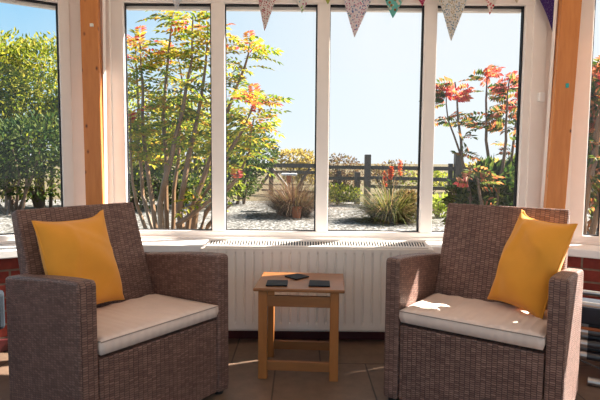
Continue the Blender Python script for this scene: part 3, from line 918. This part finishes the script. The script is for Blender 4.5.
def stemmed_shrub(name, label, cat, stems, tips, barkm, fol, tipmat, seed, flen=.36, per=26, ll=.1, roll=.6, bare=0.0):
    """stems: lists of (px, py, Y, radius); leaves grow along the upper part of each"""
    r = random.Random(seed)
    base = gpt(stems[0][0][0], stems[0][0][2])
    e = tag(empty(name, base), label, cat)
    fm, tm = M(), M()
    for st, lo, k, tip in stems_iter(stems):
        pts = [at(a, b, c) - base for a, b, c, _ in st]
        if st[0][1] > 215:
            pts[0].z = min(pts[0].z, 0.0); pts[0].z = -.02
        # smooth the path a little
        path, rad = [], []
        for i in range(len(pts) - 1):
            for t in (0, .5):
                p = pts[i].lerp(pts[i + 1], t)
                if t: p += V3((r.uniform(-.02, .02), r.uniform(-.03, .03), 0))
                path.append(p); rad.append(st[i][3] * (1 - t) + st[i + 1][3] * t)
        path.append(pts[-1]); rad.append(st[-1][3])
        s = M(); s.tube(path, rad, 7); s.build('stem', MAT[barkm], e)
        n = len(path) - 1
        for i in range(int(per * k)):
            t = lo + (1 - lo) * r.random(); f = t * n; j = min(int(f), n - 1); p = path[j].lerp(path[j + 1], f - j)
            if p.z < bare and r.random() < .88: continue
            a = r.uniform(0, 2 * PI)
            d = V3((math.cos(a), math.sin(a) * .8, r.uniform(-.1, .55)))
            frond(fm, p, d, flen * r.uniform(.7, 1.2), 6, .036, ll, r, roll)
        for i in range(tip):
            a = r.uniform(0, 2 * PI)
            frond(tm, path[-1] - V3((0, 0, r.uniform(0, .25))), V3((math.cos(a), math.sin(a), r.uniform(.1, .9))), flen * .8, 6, .036, ll * .95, r, roll)
    fm.build('foliage', MAT[fol], e, uv=False)
    if tips: tm.build('tip_foliage', MAT[tipmat], e, uv=False)
    else: tm.bm.free()
    return e
def stems_iter(stems):
    for s in stems:
        pts = [q for q in s if isinstance(q, tuple) and len(q) == 4]
        opt = s[-1] if len(s[-1]) == 3 else (.45, 1.0, 4)
        yield pts, opt[0], opt[1], opt[2]

S1 = [
    [(163, 236, 6.6, .036), (152, 200, 6.6, .032), (145, 150, 6.6, .026), (143, 90, 6.6, .018), (140, 42, 6.6, .009), (.35, 1.1, 5)],
    [(160, 236, 6.9, .034), (143, 196, 7.0, .028), (138, 140, 7.0, .022), (137, 80, 7.0, .014), (136, 35, 7.0, .008), (.3, 1.0, 5)],
    [(166, 236, 6.4, .046), (160, 205, 6.4, .040), (171, 160, 6.4, .033), (183, 110, 6.4, .026), (192, 60, 6.4, .014), (193, 14, 6.4, .009), (.45, 1.0, 2)],
    [(168, 236, 6.7, .036), (166, 190, 6.7, .032), (163, 120, 6.7, .026), (168, 60, 6.7, .018), (173, 8, 6.7, .008), (.4, .8, 1)],
    [(186, 238, 6.5, .048), (179, 210, 6.5, .042), (188, 160, 6.5, .034), (199, 110, 6.5, .024), (206, 62, 6.5, .016), (208, 26, 6.5, .008), (.4, 1.0, 4)],
    [(186, 238, 6.8, .046), (190, 212, 6.8, .040), (210, 160, 6.8, .032), (228, 110, 6.8, .024), (245, 66, 6.8, .016), (250, 42, 6.8, .008), (.35, 1.1, 4)],
    [(190, 238, 6.3, .046), (197, 205, 6.3, .038), (222, 165, 6.3, .03), (244, 128, 6.3, .022), (256, 96, 6.3, .010), (.4, .9, 7)],
    [(192, 240, 6.6, .044), (206, 212, 6.6, .034), (232, 185, 6.6, .026), (250, 150, 6.6, .016), (254, 118, 6.6, .009), (.3, .9, 3)],
    [(176, 238, 6.2, .040), (178, 224, 6.2, .036), (200, 208, 6.2, .031), (222, 190, 6.2, .022), (238, 180, 6.2, .010), (.55, .5, 1)],
    [(196, 240, 6.4, .034), (208, 226, 6.4, .030), (220, 214, 6.4, .020), (232, 204, 6.4, .010), (.6, .35, 0)],
    [(172, 237, 7.1, .036), (174, 190, 7.1, .030), (180, 130, 7.1, .022), (182, 80, 7.1, .013), (176, 48, 7.1, .007), (.3, 1.1, 3)],
    [(158, 234, 6.4, .030), (137, 205, 6.4, .022), (131, 160, 6.4, .014), (130, 110, 6.4, .008), (.4, .7, 2)],
]
stemmed_shrub('tall_shrub', 'tall multi-stemmed shrub with yellow green feathery leaves behind first window pane', 'shrub', S1, True, 'bark', 'leaf_yg', 'leaf_tip', 31, flen=.36, per=50, ll=.115, bare=1.15)

S2 = [
    [(482, 232, 6.6, .030), (470, 196, 6.6, .026), (462, 160, 6.6, .021), (458, 120, 6.6, .015), (455, 82, 6.6, .009), (.5, .5, 6)],
    [(470, 196, 6.6, .018), (459, 150, 6.6, .014), (448, 120, 6.6, .010), (446, 88, 6.6, .007), (.55, .35, 4)],
    [(490, 232, 6.8, .032), (494, 190, 6.8, .026), (486, 140, 6.8, .02), (486, 100, 6.8, .014), (487, 68, 6.8, .008), (.55, .5, 7)],
    [(492, 232, 6.5, .030), (498, 190, 6.5, .024), (506, 140, 6.5, .018), (507, 110, 6.5, .013), (510, 76, 6.5, .008), (.5, .6, 8)],
    [(496, 232, 7.0, .03), (507, 180, 7.0, .024), (515, 130, 7.0, .016), (520, 90, 7.0, .008), (.45, .7, 8)],
    [(488, 232, 6.3, .026), (482, 205, 6.3, .02), (478, 180, 6.3, .015), (470, 168, 6.3, .01), (.4, .4, 2)],
]
stemmed_shrub('red_tipped_shrub', 'upright shrub with pink red tips seen behind the right armchair in fourth pane', 'shrub', S2, True, 'dark_bark', 'leaf_mix', 'leaf_red', 37, flen=.22, per=27, ll=.105, roll=1.4)
bush('dark_shrub', 488, 6.9, 1.2, 1.25, .9, 2400, 'leaf_dark', .15, 'dark green leafy shrub low behind the right armchair', 'shrub', None, 7, 6, 41)
bush('dark_shrub', 518, 7.4, 1.0, 1.35, .9, 1800, 'leaf_dark', .15, 'dark green leafy shrub by the right jamb of the fourth pane', 'shrub', None, 7, 6, 42)
S3 = [
    [(574, 250, 5.2, .05), (584, 205, 5.2, .046), (594, 160, 5.2, .036), (600, 110, 5.2, .024), (594, 62, 5.2, .01), (.3, 1.2, 8)],
    [(584, 250, 5.5, .036), (600, 200, 5.5, .03), (606, 150, 5.5, .022), (612, 80, 5.5, .01), (.3, 1.2, 8)],
    [(580, 250, 5.8, .03), (585, 190, 5.8, .024), (586, 140, 5.8, .018), (589, 72, 5.8, .008), (.3, 1.2, 7)],
]
stemmed_shrub('autumn_shrub', 'autumn shrub with thick leaning stem outside the right bay window', 'shrub', S3, True, 'bark', 'leaf_mix', 'leaf_red', 43, flen=.30, per=70, ll=.11, roll=1.4)
bush('background_bush', 604, 9.0, 3.0, 2.3, 2.0, 3400, 'leaf_mix', .13, 'mixed autumn bush filling the lower part of the right bay window', 'bush', None, 9, 6, 44)

# scrub beyond the fence
SG = 'scrub beyond the fence'
bush('scrub_bush', 300, 27, 3.0, 1.75, 1.6, 1700, 'leaf_gold', .22, 'pale gold bush beyond the field gate', 'bush', SG, 7, 4, 51)
bush('scrub_bush', 336, 15.3, 1.9, 1.42, 1.0, 1900, 'leaf_tan', .09, 'bare reddish brown scrub behind third pane, left of big fence post', 'bush', SG, 7, 14, 52)
bush('scrub_bush', 388, 19, 2.6, 1.35, 1.2, 1000, 'leaf_tan', .13, 'tan scrub bush behind the fence rails and the red flower spikes', 'bush', SG, 7, 9, 53)
bush('scrub_bush', 432, 20, 2.6, 1.0, 1.2, 1300, 'leaf_hedge', .13, 'low green bush behind the fence between third and fourth panes', 'bush', SG, 7, 4, 54)
bush('scrub_bush', 500, 21, 4.0, 1.5, 1.4, 1400, 'leaf_gold', .16, 'pale straw bush beyond the fence behind the red tipped shrub', 'bush', SG, 7, 4, 55)
bush('scrub_bush', 340, 14.2, 1.3, .62, .8, 900, 'leaf_hedge', .09, 'low green weeds at the foot of the fence in third pane', 'bush', SG, 6, 3, 56)

# fence and gate
def bar(m, p, q, w, h):
    p, q = V3(p), V3(q); u = (q - p); L = u.length; u.normalize(); s = V3((-u.y, u.x, 0)).normalized(); t = u.cross(s)
    P = lambda a, b, c: p + u * a + s * b + t * c
    m.quadbox([P(0, -w, -h), P(L, -w, -h), P(L, w, -h), P(0, w, -h), P(0, -w, h), P(L, -w, h), P(L, w, h), P(0, w, h)])
    bmesh.ops.recalc_face_normals(m.bm, faces=m.bm.faces)
FA, FB, FC = gpt(345, 15.0), gpt(367, 14.0), gpt(457, 13.2)
FD = gpt(545, 12.6)
fe = tag(empty('post_and_rail_fence', FB), 'dark weathered post and rail fence across the end of the gravel garden', 'fence')
def fpost(px, Y, top, w, mat='post'):
    g = gpt(px, Y); z = at(px, top, Y).z
    m = M(); m.box(g.x - FB.x - w / 2, g.x - FB.x + w / 2, g.y - FB.y - w / 2, g.y - FB.y + w / 2, -.02, z - GROUND, .012)
    m.build('post', MAT[mat], fe)
fpost(367, 14.0, 154.5, .17); fpost(457, 13.2, 152.5, .19); fpost(449.5, 13.35, 163.5, .11, 'fence'); fpost(339, 14.9, 171, .10, 'fence')
fpost(357, 14.3, 172, .16); fpost(512, 12.8, 160, .13)
def rail(px0, Y0, py0, px1, Y1, py1, h=.05):
    m = M(); bar(m, at(px0, py0, Y0) - FB, at(px1, py1, Y1) - FB, .03, h); m.build('rail', MAT['fence'], fe)
rail(367, 14.0, 167.5, 457, 13.2, 168.8, .052); rail(367, 14, 177.5, 457, 13.2, 180, .045); rail(367, 14, 186, 457, 13.2, 189, .045)
rail(457, 13.2, 168.8, 545, 12.6, 170, .05); rail(457, 13.2, 180, 545, 12.6, 181, .045); rail(457, 13.2, 190, 545, 12.6, 191, .045)
rail(318, 15.4, 167, 367, 14.0, 167.5, .05); rail(318, 15.4, 178, 367, 14.0, 178.5, .045); rail(322, 15.0, 198.5, 358, 14.3, 199.5, .08)
gt = tag(empty('field_gate', gpt(271, 19)), 'dark timber field gate with diagonal braces seen behind the second pane', 'gate')
GO = gpt(271, 19)
def gbar(px0, py0, px1, py1, h, name, mat='fence', Y0=19, Y1=17.2):
    def yy(px): return Y0 + (Y1 - Y0) * (px - 258) / (318 - 258)
    m = M(); bar(m, at(px0, py0, yy(px0)) - GO, at(px1, py1, yy(px1)) - GO, .03, h); m.build(name, MAT[mat], gt)
gbar(240, 165.2, 325, 165.8, .075, 'top_rail'); gbar(258, 171.8, 325, 172.6, .055, 'middle_rail'); gbar(262, 190, 318, 192.5, .04, 'bottom_rail')
gbar(271.5, 171, 257, 191, .045, 'brace'); gbar(272, 168, 290, 190, .04, 'brace'); gbar(310, 168, 296, 190, .04, 'brace')
m = M(); q = at(271.3, 163, 18.6) - GO; m.box(q.x - .085, q.x + .085, q.y - .1, q.y + .06, -.02, q.z, .01); m.build('gate_post', MAT['fence'], gt)

# clumps and small things on the gravel
def clump(name, px, Y, w, h, n, mat, label, cat, bw=.012, bend=.8, seed=1, spread=1.0):
    r = random.Random(seed)
    e = tag(empty(name, gpt(px, Y)), label, cat)
    m = M()
    for i in range(n):
        a = r.uniform(0, 2 * PI); q = r.random() ** .6
        p = V3((math.cos(a) * q * w * .22, math.sin(a) * q * w * .22, -.01))
        tilt = q * spread * r.uniform(.4, 1.3)
        d = V3((math.cos(a) * tilt, math.sin(a) * tilt, 1))
        m.blade(p, d, h * r.uniform(.6, 1.25), bw * r.uniform(.6, 1.4), bend * r.uniform(.3, 1.4))
    m.build('leaves', MAT[mat], e, uv=False)
    return e
clump('ornamental_grass', 294, 11.2, 1.4, 1.05, 2000, 'grass_dry', 'dry reddish brown ornamental grass clump behind the second pane', 'grass', .016, 1.5, 61, 1.2)
kn = clump('red_hot_poker', 390, 10.3, 1.35, .88, 1900, 'grass_green', 'olive strap leaved clump with orange red flower spikes behind third pane', 'plant', .022, 1.6, 62, 1.25)
bush('dead_foliage', 408, 10.1, .55, .62, .5, 700, 'leaf_tan', .08, 'dry tan plant right of the clump with red flower spikes', 'plant', None, 5, 9, 63)
for px, top, bot in ((385, 171, 187), (390, 169, 180), (391.5, 166.5, 177), (400, 160, 176)):
    g = gpt(390, 10.3)
    b0 = at(px, 205, 10.3) - g; t0 = at(px, bot, 10.3) - g; t1 = at(px, top, 10.3) - g
    s = M(); s.tube([b0, t1], .010, 6); st = s.build('flower_stem', MAT['grass_green'], kn)
    f = M(); L = (t1 - t0).length; r = random.Random(int(px))
    for i in range(150):
        t = r.random(); a = r.uniform(0, 2 * PI); rad = .030 * (1 - .6 * t)
        p = t0.lerp(t1, t); f.leaf(p, V3((math.cos(a), math.sin(a), .5 - t * 0.2)), V3((0, 0, 1)), .05 + rad * .3, .022, .4)
    f.build('flower_spike', MAT['poker'], kn, uv=False)
bush('leafy_plant', 438, 11.0, .62, .5, .5, 500, 'grass_bright', .10, 'small bright green leafy plant left of the right armchair back', 'plant', None, 5, 3, 64)
clump('ornamental_grass', 506, 10.5, .7, .6, 500, 'grass_green', 'olive grass tuft behind the dark shrubs in fourth pane', 'grass', .016, .8, 65)
# terracotta pot and white topped post by the dry grass
g = gpt(296.5, 10.75)
pt_ = tag(empty('terracotta_pot', g), 'terracotta pot half hidden in the dry grass clump', 'pot')
m = M(); n = 20
prof = [(.0, 0), (.085, 0), (.115, .2), (.13, .205), (.13, .25), (.115, .25), (.10, .2), (.0, .19)]
rr = [[(r_ * math.cos(2 * PI * k / n), r_ * math.sin(2 * PI * k / n), z) for k in range(n + 1)] for r_, z in prof]
m.grid(rr); bmesh.ops.remove_doubles(m.bm, verts=m.bm.verts, dist=1e-5); bmesh.ops.recalc_face_normals(m.bm, faces=m.bm.faces)
m.build('bowl', MAT['terracotta'], pt_, smooth=False)
g = gpt(289, 12.4)
bt = tag(empty('bird_table', g), 'small brown bird table with a white flat roof behind the dry grass', 'bird table')
zt_ = at(289, 174.5, 12.4).z - GROUND
m = M(); m.tube([(0, 0, -.02), (0, 0, zt_ - .2)], .03, 8); m.build('pole', MAT['post'], bt)
m = M(); m.box(-.06, .06, -.06, .06, zt_ - .2, zt_ - .02, .004); m.build('box', MAT['terracotta'], bt)
m = M(); m.box(-.19, .19, -.16, .16, zt_ - .02, zt_ + .03, .006); m.build('roof', MAT['white_paint'], bt)

# ------------------------------------------------------------------ light
SUN_AZ, SUN_EL = 21.5, 41.0        # degrees: forward of the camera's right hand, above the horizon
S = V3((math.cos(math.radians(SUN_EL)) * math.cos(math.radians(SUN_AZ)), math.cos(math.radians(SUN_EL)) * math.sin(math.radians(SUN_AZ)), math.sin(math.radians(SUN_EL))))
sd = bpy.data.lights.new('sun', 'SUN'); sd.energy = 30.0; sd.angle = math.radians(.53); sd.color = (1.0, .93, .84)
so = bpy.data.objects.new('sun', sd); COL.objects.link(so)
so.rotation_euler = S.to_track_quat('Z', 'Y').to_euler(); so.location = S * 30

w = bpy.data.worlds.new('sky'); scene.world = w; w.use_nodes = True
t = w.node_tree
for n in list(t.nodes): t.nodes.remove(n)
out = t.nodes.new('ShaderNodeOutputWorld'); bg = t.nodes.new('ShaderNodeBackground'); t.links.new(bg.outputs[0], out.inputs[0])
tc = t.nodes.new('ShaderNodeTexCoord')
sep = t.nodes.new('ShaderNodeSeparateXYZ'); t.links.new(tc.outputs['Generated'], sep.inputs[0])
ramp = t.nodes.new('ShaderNodeValToRGB'); cr = ramp.color_ramp
cr.elements.new(.5); cr.elements.new(.5)
for e_, (p_, c_) in zip(cr.elements, ((0, (.93, .97, 1.0)), (.07, (.68, .87, .98)), (.26, (.34, .66, .93)), (1.0, (.16, .42, .82)))):
    e_.position = p_; e_.color = (*c_, 1)
t.links.new(sep.outputs['Z'], ramp.inputs[0])
dot = t.nodes.new('ShaderNodeVectorMath'); dot.operation = 'DOT_PRODUCT'; t.links.new(tc.outputs['Generated'], dot.inputs[0])
dot.inputs[1].default_value = V3((S.x, S.y + .25, .25)).normalized()
gr = t.nodes.new('ShaderNodeValToRGB'); gr.color_ramp.elements[0].position = .20; gr.color_ramp.elements[0].color = (0, 0, 0, 1)
gr.color_ramp.elements[1].position = .72; gr.color_ramp.elements[1].color = (1, 1, 1, 1)
t.links.new(dot.outputs['Value'], gr.inputs[0])
nz = t.nodes.new('ShaderNodeTexNoise'); nz.inputs['Scale'].default_value = 2.2; nz.inputs['Detail'].default_value = 6
mp = t.nodes.new('ShaderNodeMapping'); mp.inputs['Scale'].default_value = (1, 1, 3.5); t.links.new(tc.outputs['Generated'], mp.inputs[0]); t.links.new(mp.outputs[0], nz.inputs['Vector'])
cl = t.nodes.new('ShaderNodeValToRGB'); cl.color_ramp.elements[0].position = .48; cl.color_ramp.elements[0].color = (0, 0, 0, 1)
cl.color_ramp.elements[1].position = .75; cl.color_ramp.elements[1].color = (.6, .6, .6, 1)
t.links.new(nz.outputs['Fac'], cl.inputs[0])
ad = t.nodes.new('ShaderNodeMath'); ad.operation = 'MAXIMUM'; t.links.new(gr.outputs[0], ad.inputs[0]); t.links.new(cl.outputs[0], ad.inputs[1])
mx = t.nodes.new('ShaderNodeMix'); mx.data_type = 'RGBA'; t.links.new(ad.outputs[0], mx.inputs[0]); t.links.new(ramp.outputs[0], mx.inputs[6])
mx.inputs[7].default_value = (.87, .93, .97, 1)
t.links.new(mx.outputs[2], bg.inputs[0]); bg.inputs[1].default_value = 1.08

# ------------------------------------------------------------------ camera
cd = bpy.data.cameras.new('camera'); cam = bpy.data.objects.new('camera', cd); COL.objects.link(cam)
cd.sensor_fit = 'HORIZONTAL'; cd.sensor_width = 36.0; cd.lens = F_PX / 600 * 36.0; cd.clip_end = 1000
cam.matrix_world = Matrix.Translation((0, 0, CAM_H)) @ Matrix.Rotation(PI / 2 - TILT, 4, 'X') @ Matrix.Rotation(ROLL, 4, 'Z')
scene.camera = cam

vs = scene.view_settings
vs.view_transform = 'Standard'; vs.look = 'None'; vs.exposure = 0.0; vs.gamma = 1.0; vs.use_curve_mapping = False
scene.cycles.max_bounces = 10; scene.cycles.diffuse_bounces = 5; scene.cycles.transparent_max_bounces = 24
scene.cycles.sample_clamp_indirect = 6.0
